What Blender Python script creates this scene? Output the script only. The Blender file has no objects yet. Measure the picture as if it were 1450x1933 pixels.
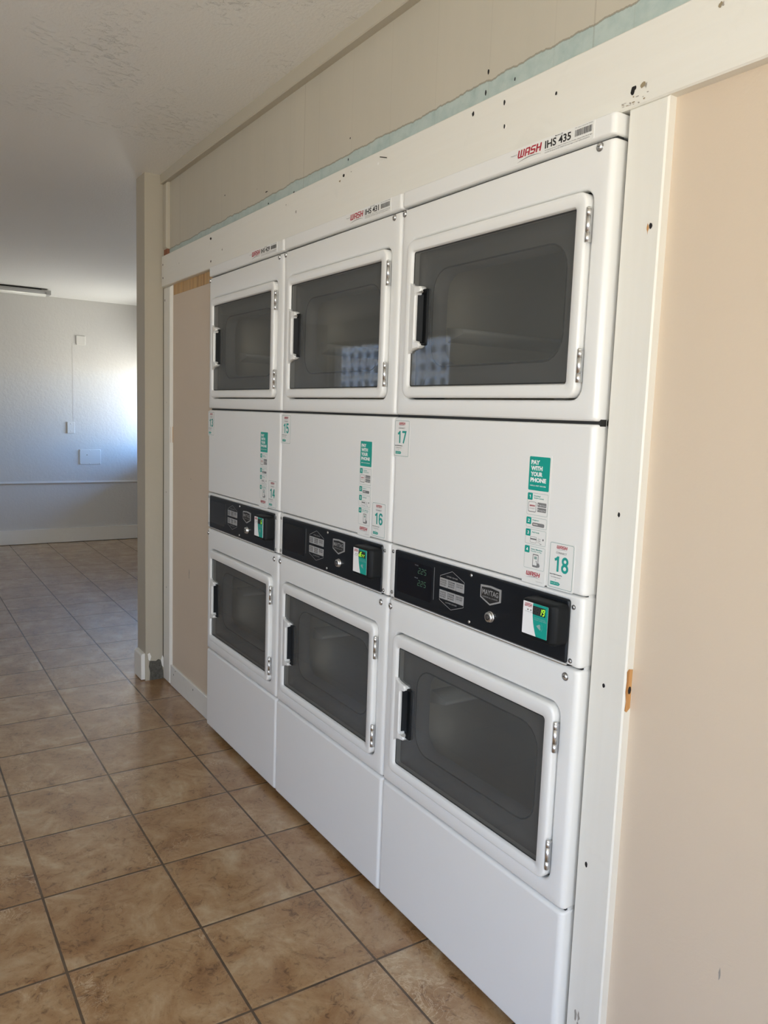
import bpy, bmesh, math, random
from mathutils import Matrix, Vector
random.seed(7)
C = bpy.context.scene.collection
PI = math.pi
W = 0.686            # pitch of the dryer row
ZF = -0.022          # floor level (z = 0 is the bottom of the kick panels)

# ------------------------------------------------------------------ materials
def rgb(h):
    h = h.lstrip('#'); c = [int(h[i:i+2], 16) / 255 for i in (0, 2, 4)]
    return tuple(x / 12.92 if x <= .04045 else ((x + .055) / 1.055) ** 2.4 for x in c) + (1,)

def mat(name, col, rough=.5, metal=0., spec=.5, emit=None, estr=0., coat=0.):
    m = bpy.data.materials.new(name); m.use_nodes = True
    p = m.node_tree.nodes['Principled BSDF']
    p.inputs['Base Color'].default_value = col if len(col) == 4 else (*col, 1)
    p.inputs['Roughness'].default_value = rough; p.inputs['Metallic'].default_value = metal
    p.inputs['Specular IOR Level'].default_value = spec
    p.inputs['Coat Weight'].default_value = coat
    if emit: p.inputs['Emission Color'].default_value = emit; p.inputs['Emission Strength'].default_value = estr
    return m

class NT:
    def __init__(s, m): s.t = m.node_tree; s.p = s.t.nodes['Principled BSDF']; s.m = m
    def n(s, typ, **kw):
        o = s.t.nodes.new(typ)
        for k, v in kw.items(): setattr(o, k, v)
        return o
    def l(s, a, b): s.t.links.new(a, b)
    def setin(s, sock, v):
        if hasattr(v, 'links'): s.l(v, sock)
        else: sock.default_value = v
    def math(s, op, a, b=0., c=None, clamp=False):
        o = s.n('ShaderNodeMath', operation=op, use_clamp=clamp)
        s.setin(o.inputs[0], a); s.setin(o.inputs[1], b)
        if c is not None: s.setin(o.inputs[2], c)
        return o.outputs[0]
    def obj(s): return s.n('ShaderNodeTexCoord').outputs['Object']
    def mapping(s, vec, scale=(1, 1, 1), rot=(0, 0, 0), loc=(0, 0, 0)):
        o = s.n('ShaderNodeMapping'); s.l(vec, o.inputs['Vector'])
        o.inputs['Scale'].default_value = scale; o.inputs['Rotation'].default_value = rot; o.inputs['Location'].default_value = loc
        return o.outputs[0]
    def noise(s, vec, scale, detail=4, rough=.55, dist=0.):
        o = s.n('ShaderNodeTexNoise'); s.l(vec, o.inputs['Vector'])
        o.inputs['Scale'].default_value = scale; o.inputs['Detail'].default_value = detail
        o.inputs['Roughness'].default_value = rough; o.inputs['Distortion'].default_value = dist
        return o.outputs['Fac']
    def ramp(s, fac, stops, interp='LINEAR'):
        o = s.n('ShaderNodeValToRGB'); s.l(fac, o.inputs[0]); e = o.color_ramp; e.interpolation = interp
        while len(e.elements) < len(stops): e.elements.new(.5)
        for el, (p, c) in zip(e.elements, stops): el.position = p; el.color = c if len(c) == 4 else (*c, 1)
        return o.outputs[0]
    def mix(s, fac, a, b, blend='MIX'):
        o = s.n('ShaderNodeMix', data_type='RGBA', blend_type=blend)
        s.setin(o.inputs[0], fac); s.setin(o.inputs[6], a); s.setin(o.inputs[7], b)
        return o.outputs[2]
    def bump(s, h, strength=.2, dist=.002, normal=None):
        o = s.n('ShaderNodeBump'); s.l(h, o.inputs['Height'])
        o.inputs['Strength'].default_value = strength; o.inputs['Distance'].default_value = dist
        if normal is not None: s.l(normal, o.inputs['Normal'])
        return o.outputs[0]
    def sep(s, vec):
        o = s.n('ShaderNodeSeparateXYZ'); s.l(vec, o.inputs[0]); return o.outputs

def g(v): return (v, v, v, 1)

# white enamel of the machines
M = {}
def enamel():
    m = mat('white_enamel', (.80, .80, .785), .33, coat=.15); t = NT(m)
    t.l(t.bump(t.noise(t.obj(), 900, 2), .05, .0006), t.p.inputs['Normal']); return m
M['enamel'] = enamel()
M['seam'] = mat('seam_dark', (.02, .02, .02), .7)
M['black'] = mat('black_plastic', (.006, .007, .008), .5, spec=.2)
M['blackface'] = mat('black_control_face', (.008, .010, .013), .35, spec=.35)
M['display'] = mat('unlit_display_window', (.004, .005, .008), .15)
M['rubber'] = mat('black_rubber', (.02, .02, .02), .8)
M['chrome'] = mat('chrome', (.78, .78, .77), .3, 1.)
M['steel'] = mat('screw_steel', (.45, .45, .45), .32, 1.)
M['silver'] = mat('silver_print', (.42, .42, .42), .4, .3)
M['button'] = mat('grey_button', (.33, .33, .33), .5)
M['grey_ink'] = mat('grey_ink', (.20, .20, .20), .6)
M['paper'] = mat('white_sticker', (.79, .79, .77), .35)
M['teal'] = mat('teal_print', rgb('0f9a8c'), .4)
M['teal_text'] = mat('teal_ink', rgb('1f9a90'), .5)
M['red'] = mat('red_ink', rgb('a8142c'), .5)
M['ink'] = mat('black_ink', (.015, .015, .015), .6)
M['outline'] = mat('sticker_outline', rgb('8fa8a4'), .5)
M['white_ink'] = mat('white_ink', (.85, .85, .85), .5)
M['seg_on'] = mat('lit_segment', (.2, .6, .02), .4, emit=(.55, 1, .05, 1), estr=1.6)
M['seg_dim'] = mat('dim_segment', (.05, .12, .07), .4, emit=(.35, .8, .45, 1), estr=.03)
M['seg_off'] = mat('unlit_segment', (.06, .06, .055), .5)
M['liner'] = mat('door_liner', (.30, .30, .295), .45)
M['gasket'] = mat('door_gasket', (.02, .02, .02), .6)
M['drum'] = mat('drum_metal', (.62, .58, .50), .45, .2)
M['baffle'] = mat('drum_baffle', (.85, .84, .80), .35)
M['inside'] = mat('cabinet_sheet', (.55, .55, .54), .5)

def schlick(nt, f0, f90=.9):
    lw = nt.nodes.new('ShaderNodeLayerWeight'); lw.inputs[0].default_value = .5
    pw = nt.nodes.new('ShaderNodeMath'); pw.operation = 'POWER'; nt.links.new(lw.outputs['Facing'], pw.inputs[0]); pw.inputs[1].default_value = 5
    ma = nt.nodes.new('ShaderNodeMath'); ma.operation = 'MULTIPLY_ADD'; nt.links.new(pw.outputs[0], ma.inputs[0]); ma.inputs[1].default_value = f90; ma.inputs[2].default_value = f0
    return ma

def glass_tint():
    m = bpy.data.materials.new('smoked_glass'); m.use_nodes = True; nt = m.node_tree
    for n in list(nt.nodes): nt.nodes.remove(n)
    out = nt.nodes.new('ShaderNodeOutputMaterial')
    dif = nt.nodes.new('ShaderNodeBsdfDiffuse'); dif.inputs[0].default_value = (.118, .125, .127, 1)
    tr = nt.nodes.new('ShaderNodeBsdfTransparent'); tr.inputs[0].default_value = (.62, .61, .58, 1)
    gl = nt.nodes.new('ShaderNodeBsdfGlossy'); gl.inputs['Roughness'].default_value = .02
    fr = schlick(nt, .045, .85)
    m1 = nt.nodes.new('ShaderNodeMixShader'); m2 = nt.nodes.new('ShaderNodeMixShader')
    m1.inputs[0].default_value = .55
    nt.links.new(dif.outputs[0], m1.inputs[1]); nt.links.new(tr.outputs[0], m1.inputs[2])
    nt.links.new(fr.outputs[0], m2.inputs[0]); nt.links.new(m1.outputs[0], m2.inputs[1]); nt.links.new(gl.outputs[0], m2.inputs[2])
    nt.links.new(m2.outputs[0], out.inputs[0]); return m
M['glass'] = glass_tint()

def clear_glass(name, tint):
    m = bpy.data.materials.new(name); m.use_nodes = True; nt = m.node_tree
    for n in list(nt.nodes): nt.nodes.remove(n)
    out = nt.nodes.new('ShaderNodeOutputMaterial')
    tr = nt.nodes.new('ShaderNodeBsdfTransparent'); tr.inputs[0].default_value = (*tint, 1)
    gl = nt.nodes.new('ShaderNodeBsdfGlossy'); gl.inputs['Roughness'].default_value = 0.01
    fr = schlick(nt, .04, .85)
    mx = nt.nodes.new('ShaderNodeMixShader')
    nt.links.new(fr.outputs[0], mx.inputs[0]); nt.links.new(tr.outputs[0], mx.inputs[1]); nt.links.new(gl.outputs[0], mx.inputs[2])
    nt.links.new(mx.outputs[0], out.inputs[0]); return m
M['pane'] = clear_glass('window_glass', (.95, .96, .96))
M['pane_dark'] = clear_glass('tinted_window_glass', (.46, .47, .48))

def painted_wall(name, col, col2, bscale=60, bstr=.25, rough=.55, stretch=(1, 1, 1)):
    m = mat(name, col, rough); t = NT(m); o = t.obj()
    c = t.ramp(t.noise(o, 1.7, 5, .6), [(.3, col), (.7, col2)])
    t.l(c, t.p.inputs['Base Color'])
    v = t.mapping(o, stretch)
    h = t.math('ADD', t.noise(v, bscale, 4, .6), t.math('MULTIPLY', t.noise(v, bscale * .15, 4, .6, .6), 1.2))
    t.l(t.bump(h, bstr, .004), t.p.inputs['Normal']); return m
M['beige'] = painted_wall('beige_wall_paint', (.64, .53, .41), (.62, .515, .40), 130, .10, .5)
M['pillar'] = painted_wall('cream_wall_paint', (.48, .435, .35), (.45, .41, .33), 40, .25)
M['backwall'] = painted_wall('pale_wall_paint', (.62, .61, .58), (.60, .59, .57), 45, .45, .5)
M['ceil'] = None

def ceiling_mat():
    m = mat('ceiling_plaster', (.66, .65, .60), .45); t = NT(m); o = t.obj()
    x, y, z = t.sep(o)
    v = t.mapping(o, (1, 1.6, 1))
    stip = t.noise(v, 70, 5, .6)
    patch = t.ramp(t.noise(v, 1.9, 5, .62), [(.47, g(0)), (.63, g(1))])
    # the near bay is roughly trowelled up to a ragged joint, the far bay is smoother
    near = t.n('ShaderNodeMapRange'); t.l(x, near.inputs[0]); near.inputs[1].default_value = -.42; near.inputs[2].default_value = -.16; near.inputs[3].default_value = .06
    joint = t.math('SUBTRACT', 1., t.math('MULTIPLY', t.math('ABSOLUTE', t.math('ADD', x, .20)), 9.), clamp=True)
    amount = t.math('MULTIPLY', t.math('MAXIMUM', patch, t.math('MULTIPLY', joint, .8)), near.outputs[0])
    ridge = t.ramp(t.noise(t.mapping(o, (1.7, 1, 1), (0, 0, .45)), 34, 6, .66, .5), [(.54, g(0)), (.66, g(1))])
    h = t.math('ADD', t.math('MULTIPLY', stip, .22), t.math('MULTIPLY', t.math('MULTIPLY', ridge, amount), .85))
    t.l(t.bump(h, .7, .009), t.p.inputs['Normal'])
    c = t.mix(t.noise(o, .9, 3), (.82, .815, .78, 1), (.87, .865, .835, 1)); t.l(c, t.p.inputs['Base Color'])
    return m
M['ceil'] = ceiling_mat()

def upper_wall_mat():
    m = mat('two_tone_plank_paint', (.5, .45, .35), .5); t = NT(m); o = t.obj(); x, y, z = t.sep(o)
    # old blue paint shows below an uneven cut-in line above the header board
    edge = t.math('ADD', t.math('MULTIPLY', t.noise(t.mapping(o, (7, 7, 1)), 1.0, 6, .7), .035),
                  t.math('ADD', t.math('MULTIPLY', x, .008), 2.061))
    blue = t.math('LESS_THAN', z, edge)
    rim = t.math('LESS_THAN', t.math('ABSOLUTE', t.math('SUBTRACT', z, edge)), .0022)
    low = t.math('LESS_THAN', z, 1.93)
    beige = t.ramp(t.noise(t.mapping(o, (3, 3, .6)), 2.2, 4, .6), [(.3, (.50, .465, .385)), (.7, (.53, .49, .405))])
    bl = t.ramp(t.noise(t.mapping(o, (8, 8, 8)), 4., 5, .65), [(.40, rgb('b3c0bb')), (.66, rgb('a6b6b2')), (.78, rgb('95a5a1'))])
    c = t.mix(blue, beige, bl); c = t.mix(t.math('MULTIPLY', rim, .55), c, rgb('6e5f48'))
    # plank grooves
    gx = t.math('PINGPONG', t.math('SUBTRACT', x, .015), .1015)
    wide = t.math('LESS_THAN', gx, .0016)
    big = t.math('LESS_THAN', t.math('PINGPONG', t.math('SUBTRACT', x, .728), .61), .0022)
    gr = t.math('MAXIMUM', t.math('MULTIPLY', wide, .35), big)
    c = t.mix(t.math('MULTIPLY', gr, .25), c, rgb('7d7160'))
    # bare panel beige below the header
    c = t.mix(low, c, (.64, .53, .41, 1))
    t.l(c, t.p.inputs['Base Color'])
    h = t.math('ADD', t.math('MULTIPLY', gr, -1.), t.math('MULTIPLY', t.noise(t.mapping(o, (60, 60, 9)), 3., 4, .6), .35))
    t.l(t.bump(h, .3, .003), t.p.inputs['Normal']); return m
M['upper'] = upper_wall_mat()

def white_wood(name, axis):
    m = mat(name, (.76, .74, .68), .42); t = NT(m); o = t.obj()
    sc = [26, 26, 26]; sc[axis] = 1.2
    gr = t.noise(t.mapping(o, tuple(sc)), 3., 5, .6)
    sm = t.ramp(t.noise(t.mapping(o, (3, 3, 3)), 2.4, 5, .62, .5), [(.60, g(0)), (.80, g(1))])
    sc2 = [9, 9, 9]; sc2[axis] = 4
    sm = t.math('MULTIPLY', sm, t.noise(t.mapping(o, tuple(sc2)), 5., 5, .7))
    base = t.mix(gr, (.75, .73, .665, 1), (.79, .775, .72, 1))
    c = t.mix(t.math('MULTIPLY', sm, .35), base, (.45, .43, .41, 1))
    t.l(c, t.p.inputs['Base Color'])
    t.l(t.bump(t.math('ADD', gr, t.math('MULTIPLY', t.noise(o, 220, 3), .4)), .12, .002), t.p.inputs['Normal']); return m
M['wood_h'] = white_wood('white_painted_board', 0)
M['wood_v'] = white_wood('white_painted_post', 2)
M['wood_y'] = white_wood('white_painted_skirting', 1)
M['trimb'] = mat('cream_trim_paint', (.50, .46, .375), .5)
M['hole'] = mat('nail_hole', (.012, .010, .010), .9)
M['gap'] = mat('dark_joint_line', (.10, .088, .068), .9)
M['scar'] = mat('tan_scar', (.30, .24, .15), .8)
M['scuff'] = mat('scuff_mark', (.33, .30, .26), .8)
M['scuff2'] = mat('light_scuff', (.52, .49, .44), .8)
M['chip'] = mat('bare_paint_chip', (.88, .87, .83), .6)

def bare_wood(name, axis, a='b08551', b='8f6436', sc=(1, 1, 1)):
    m = mat(name, rgb(a), .6); t = NT(m); o = t.obj()
    s = [40, 40, 40]; s[axis] = 1.5
    t.l(t.ramp(t.noise(t.mapping(o, tuple(s)), 1.6, 4, .6, .4), [(.36, rgb(b)), (.5, rgb(a)), (.6, rgb('c79c66')), (.68, rgb(b))]), t.p.inputs['Base Color']); return m
M['ply'] = bare_wood('bare_plywood', 2, 'bf9f72', '9a7548')
M['pine'] = bare_wood('bare_pine', 2, 'c8955c', 'a8743f')
M['redwood'] = mat('broken_red_wood', rgb('8a5a44'), .8)
def concrete():
    m = mat('grey_concrete', rgb('5a574e'), .85); t = NT(m); o = t.obj(); n = t.noise(o, 60, 6, .7)
    t.l(t.ramp(n, [(.3, rgb('45433c')), (.6, rgb('66635a')), (.72, rgb('8a877c'))]), t.p.inputs['Base Color'])
    t.l(t.bump(n, .8, .01), t.p.inputs['Normal']); return m
M['concrete'] = concrete()

def floor_mat():
    m = mat('brown_ceramic_tile', (.2, .14, .09), .3); t = NT(m); t.p.inputs['Coat Weight'].default_value = .7; t.p.inputs['Coat Roughness'].default_value = .17; o = t.obj()
    S = .3347
    v = t.mapping(o, (1, 1, 1), (0, 0, .0049), (.7593, .130, 0))
    # mapping order: rotate then translate; good enough for a 0.3 degree turn
    x, y, z = t.sep(v)
    u = t.math('DIVIDE', x, S); w = t.math('DIVIDE', y, S)
    fu = t.math('FRACT', u); fw = t.math('FRACT', w)
    du = t.math('MULTIPLY', t.math('PINGPONG', fu, .5), S); dw = t.math('MULTIPLY', t.math('PINGPONG', fw, .5), S)
    wob = t.math('MULTIPLY', t.math('SUBTRACT', t.noise(o, 25, 3), .5), .0022)
    d = t.math('ADD', t.math('MINIMUM', du, dw), wob)
    grout = t.math('LESS_THAN', d, .0032)
    idn = t.n('ShaderNodeCombineXYZ'); t.l(t.math('FLOOR', u), idn.inputs[0]); t.l(t.math('FLOOR', w), idn.inputs[1])
    wn = t.n('ShaderNodeTexWhiteNoise', noise_dimensions='2D'); t.l(idn.outputs[0], wn.inputs['Vector'])
    tone = wn.outputs['Value']
    off = t.n('ShaderNodeVectorMath', operation='MULTIPLY_ADD'); t.l(wn.outputs['Color'], off.inputs[0])
    off.inputs[1].default_value = (37, 53, 11); t.l(o, off.inputs[2])
    ov = off.outputs[0]
    n1 = t.noise(ov, 7.5, 8, .68, .5); n2 = t.noise(ov, 38, 7, .72, 1.1); n3 = t.noise(t.mapping(ov, (1, 1, 1), (0, 0, .6)), 13, 7, .7, 1.6)
    base = t.ramp(n1, [(.30, rgb('7d5834')), (.43, rgb('9a754d')), (.56, rgb('ac8c65')), (.70, rgb('c0aa88'))])
    dark = t.ramp(n2, [(.52, g(0)), (.64, g(1))])
    patch = t.ramp(n1, [(.38, g(1)), (.58, g(0))])
    base = t.mix(t.math('MULTIPLY', t.math('MULTIPLY', dark, t.math('ADD', t.math('MULTIPLY', patch, .8), .22)), .95), base, rgb('54361a'))
    vein = t.ramp(t.math('ABSOLUTE', t.math('SUBTRACT', n3, .5)), [(.004, g(1)), (.018, g(0))])
    vm = t.math('MULTIPLY', vein, t.ramp(t.noise(ov, 5, 3), [(.5, g(0)), (.66, g(1))]))
    base = t.mix(t.math('MULTIPLY', vm, .7), base, rgb('d8c2a2'))
    base = t.mix(t.math('MULTIPLY', tone, .25), base, rgb('8a6038'), 'MIX')
    gc = t.ramp(t.noise(o, 9, 3), [(.35, rgb('42321f')), (.6, rgb('5e4c38'))])
    c = t.mix(grout, base, gc); t.l(c, t.p.inputs['Base Color'])
    t.l(t.math('ADD', t.math('MULTIPLY', grout, .4), t.math('ADD', .22, t.math('MULTIPLY', n2, .18))), t.p.inputs['Roughness'])
    edge = t.n('ShaderNodeMapRange'); t.l(d, edge.inputs[0]); edge.inputs[1].default_value = .002; edge.inputs[2].default_value = .009
    hh = t.math('ADD', edge.outputs[0], t.math('MULTIPLY', n2, .25))
    t.l(t.bump(hh, .5, .002), t.p.inputs['Normal']); return m
M['floor'] = floor_mat()
M['plate'] = mat('painted_cover_plate', (.66, .65, .62), .45)
M['fixture'] = mat('lamp_housing', (.42, .42, .41), .4)
M['diffuser'] = mat('lamp_lens', (.72, .71, .66), .3)
M['frame'] = mat('window_frame_metal', (.35, .35, .34), .4, .6)
M['outside_wall'] = mat('outside_wall_paint', (.62, .60, .56), .8)
M['outside_glass'] = mat('outside_window', (.05, .06, .07), .2)

# ------------------------------------------------------------------ mesh builder
class MB:
    def __init__(s): s.v = []; s.f = []; s.mi = []; s.sm = []; s.mats = []
    def m(s, key):
        if key not in s.mats: s.mats.append(key)
        return s.mats.index(key)
    def face(s, idx, key, smooth=False): s.f.append(idx); s.mi.append(s.m(key)); s.sm.append(smooth)
    def add(s, verts): b = len(s.v); s.v += [tuple(p) for p in verts]; return b
    def box(s, x0, x1, y0, y1, z0, z1, key, skip=()):
        b = s.add([(x, y, z) for z in (z0, z1) for y in (y0, y1) for x in (x0, x1)])
        for nm, q in dict(bottom=(0, 2, 3, 1), top=(4, 5, 7, 6), front=(0, 1, 5, 4), back=(2, 6, 7, 3), west=(0, 4, 6, 2), east=(1, 3, 7, 5)).items():
            if nm not in skip: s.face([b + i for i in q], key)
    def rings(s, loops, key, cap_end=True, cap_start=False, smooth=True, keys=None):
        """loops of equal length joined by quads"""
        n = len(loops[0]); bs = [s.add(l) for l in loops]
        for k in range(len(loops) - 1):
            kk = keys[k] if keys else key
            for i in range(n):
                j = (i + 1) % n
                s.face([bs[k] + i, bs[k] + j, bs[k + 1] + j, bs[k + 1] + i], kk, smooth)
        if cap_end: s.face([bs[-1] + i for i in range(n)], keys[-1] if keys else key)
        if cap_start: s.face([bs[0] + i for i in reversed(range(n))], keys[0] if keys else key)
    def poly(s, pts, y, key):      # flat polygon in the xz plane
        b = s.add([(x, y, z) for x, z in pts]); s.face(list(range(b, b + len(pts))), key)
    def prism(s, pts, y0, y1, key, bev=0.):  # xz polygon drawn out from y1 (back) to y0 (front)
        n = len(pts)
        if bev:
            cx = sum(p[0] for p in pts) / n; cz = sum(p[1] for p in pts) / n
            loops = [[(x, y1, z) for x, z in pts], [(x, y0 + bev, z) for x, z in pts], [(x - math.copysign(bev * .5, x - cx), y0, z - math.copysign(bev * .5, z - cz)) for x, z in pts]]
        else: loops = [[(x, y1, z) for x, z in pts], [(x, y0, z) for x, z in pts]]
        s.rings(loops, key, smooth=False)
    def disc(s, c, r, axis, depth, key, n=16, dome=0.):
        """short cylinder; axis 'y' faces -y, 'x' faces +x, 'z' faces up"""
        def P(a, rr, h):
            u, w = rr * math.cos(a), rr * math.sin(a)
            if axis == 'y': return (c[0] + u, c[1] - h, c[2] + w)
            if axis == 'x': return (c[0] + h, c[1] + u, c[2] + w)
            return (c[0] + u, c[1] + w, c[2] + h)
        ang = [2 * PI * i / n for i in range(n)]
        loops = [[P(a, r, 0) for a in ang], [P(a, r, depth) for a in ang]]
        if dome: loops += [[P(a, r * .8, depth + dome * .6) for a in ang], [P(a, r * .4, depth + dome) for a in ang]]
        s.rings(loops, key)
    def cyl(s, p0, p1, r, key, n=14, caps=True):
        p0, p1 = Vector(p0), Vector(p1); d = (p1 - p0).normalized()
        a = d.orthogonal().normalized(); b = d.cross(a)
        L = [[p + a * r * math.cos(2 * PI * i / n) + b * r * math.sin(2 * PI * i / n) for i in range(n)] for p in (p0, p1)]
        s.rings(L, key, cap_end=caps, cap_start=caps)
    def build(s, name, parent=None, loc=(0, 0, 0)):
        me = bpy.data.meshes.new(name); me.from_pydata(s.v, [], s.f)
        for k in s.mats: me.materials.append(M[k])
        me.polygons.foreach_set('material_index', s.mi); me.polygons.foreach_set('use_smooth', s.sm)
        me.update()
        bm = bmesh.new(); bm.from_mesh(me); bmesh.ops.remove_doubles(bm, verts=bm.verts, dist=1e-6)
        bmesh.ops.recalc_face_normals(bm, faces=bm.faces) if not getattr(s, 'flat', False) else None
        bm.to_mesh(me); bm.free()
        o = bpy.data.objects.new(name, me); C.objects.link(o); o.location = loc
        if parent: o.parent = parent
        return o

def rrect(x0, x1, z0, z1, r, y, n=5):
    r = max(r, 1e-4); pts = []
    for cx, cz, a0 in ((x1 - r, z1 - r, 0), (x0 + r, z1 - r, 90), (x0 + r, z0 + r, 180), (x1 - r, z0 + r, 270)):
        for i in range(n + 1):
            a = math.radians(a0 + 90 * i / n); pts.append((cx + r * math.cos(a), y, cz + r * math.sin(a)))
    return pts

def rect_poly(x0, x1, z0, z1, r=0., n=4):
    return [(p[0], p[2]) for p in rrect(x0, x1, z0, z1, r, 0, n)] if r else [(x1, z1), (x0, z1), (x0, z0), (x1, z0)]

# text: the built-in font, turned into mesh faces and fitted to a box
_tc = {}
def text_mesh(txt, bold=0.):
    k = (txt, bold)
    if k in _tc: return _tc[k]
    cu = bpy.data.curves.new('lettering', 'FONT'); cu.body = txt; cu.fill_mode = 'FRONT'; cu.offset = bold; cu.resolution_u = 3
    o = bpy.data.objects.new('lettering', cu); C.objects.link(o)
    dg = bpy.context.evaluated_depsgraph_get(); ev = o.evaluated_get(dg); me = ev.to_mesh()
    V = [tuple(v.co[:2]) for v in me.vertices]; F = [tuple(p.vertices) for p in me.polygons]
    ev.to_mesh_clear(); C.objects.unlink(o); bpy.data.objects.remove(o); bpy.data.curves.remove(cu)
    xs = [v[0] for v in V]; ys = [v[1] for v in V]
    V = [((x - min(xs)) / (max(xs) - min(xs)), (y - min(ys)) / (max(ys) - min(ys))) for x, y in V]
    _tc[k] = (V, F); return _tc[k]

def put_text(mb, txt, x0, x1, z0, z1, y, key, shear=0., bold=0., xf=None):
    V, F = text_mesh(txt, bold)
    h = z1 - z0; w = (x1 - x0) - shear * h
    pts = [(x0 + a * w + shear * b * h, y, z0 + b * h) for a, b in V]
    if xf: pts = [xf(p) for p in pts]
    b = mb.add(pts)
    for f in F: mb.face([b + i for i in f], key)

SEG = {'0': 'abcdef', '1': 'bc', '2': 'abged', '3': 'abgcd', '5': 'afgcd', '6': 'afgedc', '8': 'abcdefg', '9': 'abcdfg', 'd': 'bcdeg', 'E': 'afged', 'r': 'eg', '.': ''}
def seven(mb, ch, x, z, w, h, y, key, t=.16, sh=.16, only=None):
    T = w * t
    R = dict(a=(T, w - T, h - T, h), d=(T, w - T, 0, T), g=(T, w - T, h / 2 - T / 2, h / 2 + T / 2), f=(0, T, h / 2 + T * .4, h - T * .4), b=(w - T, w, h / 2 + T * .4, h - T * .4), e=(0, T, T * .4, h / 2 - T * .4), c=(w - T, w, T * .4, h / 2 - T * .4))
    for sg in SEG[ch]:
        a, b, c, d = R[sg]
        mb.poly([(x + b + sh * d, z + d), (x + a + sh * d, z + d), (x + a + sh * c, z + c), (x + b + sh * c, z + c)], y, key)

def arc_stroke(mb, pts, wd, y, key):
    for i in range(len(pts) - 1):
        (xa, za), (xb, zb) = pts[i], pts[i + 1]
        wa = wd * math.sin(PI * (i + .3) / (len(pts) - .4)); wb = wd * math.sin(PI * (i + 1.3) / (len(pts) - .4)) if i < len(pts) - 2 else wd * .15
        mb.poly([(xb, zb + wb / 2), (xa, za + wa / 2), (xa, za - wa / 2), (xb, zb - wb / 2)], y, key)

def ribbon(mb, pts, wd, y, key, closed=False):
    n = len(pts); L = []; Rr = []
    for i in range(n):
        a = Vector(pts[i - 1]) if (closed or i > 0) else None; c = Vector(pts[(i + 1) % n]) if (closed or i < n - 1) else None; b = Vector(pts[i])
        d1 = (b - a).normalized() if a is not None else (c - b).normalized(); d2 = (c - b).normalized() if c is not None else d1
        n1, n2 = Vector((-d1.y, d1.x)), Vector((-d2.y, d2.x)); m_ = (n1 + n2).normalized(); k = wd / 2 / max(.5, m_.dot(n1))
        L.append(b + m_ * k); Rr.append(b - m_ * k)
    bl = mb.add([(q.x, y, q.y) for q in L]); br = mb.add([(q.x, y, q.y) for q in Rr])
    for i in range(n if closed else n - 1):
        j = (i + 1) % n; mb.face([bl + j, bl + i, br + i, br + j], key)

def arc(cx, cz, rx, rz, a0, a1, n=14): return [(cx + rx * math.cos(math.radians(a0 + (a1 - a0) * i / n)), cz + rz * math.sin(math.radians(a0 + (a1 - a0) * i / n))) for i in range(n + 1)]
NUM = {'1': [[(.62, 0), (.62, 1)], [(.12, .76), (.35, .80), (.60, .93)]], '2': [arc(.5, .72, .36, .23, 175, -25) + [(.12, .08), (.95, .08)]],
       '3': [arc(.47, .74, .36, .20, 165, -90), arc(.47, .30, .40, .24, 90, -170)], '4': [[(.68, 0), (.68, .98)], [(.62, .95), (.10, .30), (1., .30)]],
       '5': [[(.90, .94), (.20, .94), (.17, .56)] + arc(.47, .33, .38, .27, 125, -160)], '6': [arc(.5, .30, .37, .24, 0, 345), [(.13, .34)] + arc(.5, .70, .37, .24, 180, 15)],
       '7': [[(.02, .93), (.90, .93), (.36, 0)]], '8': [arc(.5, .74, .34, .20, 0, 345), arc(.5, .28, .38, .22, 0, 345)]}
def numeral(mb, txt, x0, x1, z0, z1, y, key, t=.29, gap=.16):
    n = len(txt); w = (x1 - x0) / (n + gap * (n - 1)); h = z1 - z0; k = 0
    for i, ch in enumerate(txt):
        ox = x0 + i * w * (1 + gap)
        for st in NUM[ch]:
            closed = len(st) > 12 and ch in '68' and abs(st[0][0] - st[-1][0]) < .3 and abs(st[0][1] - st[-1][1]) < .2
            ribbon(mb, [(ox + a * w, z0 + h * (.5 + (b - .5) * (1 - t * w / h * .5))) for a, b in st], t * w, y - k * 3e-5, key, closed); k += 1

def wash_word(mb, x0, x1, z0, z1, y):
    h = z1 - z0; sh = .20; w = ((x1 - x0) - sh * h) / 4.75; t = w * .27; b = h * .17
    cnt = [0]
    def bar(p, q, lo, hi):
        cnt[0] += 1; mb.poly([(p1 + sh * zz, z0 + zz) for p1, zz in ((q, hi), (p, hi), (p, lo), (q, lo))], y - cnt[0] * 1.5e-5, 'red')
    X = x0; w1 = w * 1.35                      # W, with a rounded foot
    for k in (0, .5, 1): bar(X + (w1 - t) * k, X + (w1 - t) * k + t, b, h)
    bar(X + t * .4, X + w1 - t * .3, 0, b)
    X += w1 + w * .16                          # A with a flat top
    bar(X, X + t, 0, h - b); bar(X + w - t, X + w, 0, h - b * .5); bar(X + t * .4, X + w - t * .2, h - b, h); bar(X + t, X + w - t, h * .36, h * .36 + b * .8)
    X += w + w * .16                           # S
    bar(X + t * .4, X + w, h - b, h); bar(X, X + t, h * .5, h - b); bar(X, X + w - t * .3, h * .5 - b * .5, h * .5 + b * .5); bar(X + w - t, X + w, b, h * .5); bar(X, X + w - t * .4, 0, b)
    X += w + w * .16                           # H
    bar(X, X + t, 0, h); bar(X + w - t, X + w, 0, h); bar(X + t, X + w - t, h * .5 - b * .5, h * .5 + b * .5)

def wash_logo(mb, x0, x1, z0, z1, y):
    """red slanted lettering with a thin dark swoosh under it"""
    h = z1 - z0
    wash_word(mb, x0, x1, z0, z1, y)
    n = 10; P = []
    for i in range(n + 1):
        a = i / n; P.append((x0 + (x1 - x0) * a, z0 - h * .75 + h * .55 * math.sin(PI * (.12 + .62 * a))))
    arc_stroke(mb, P, h * .11, y, 'grey_ink')

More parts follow.
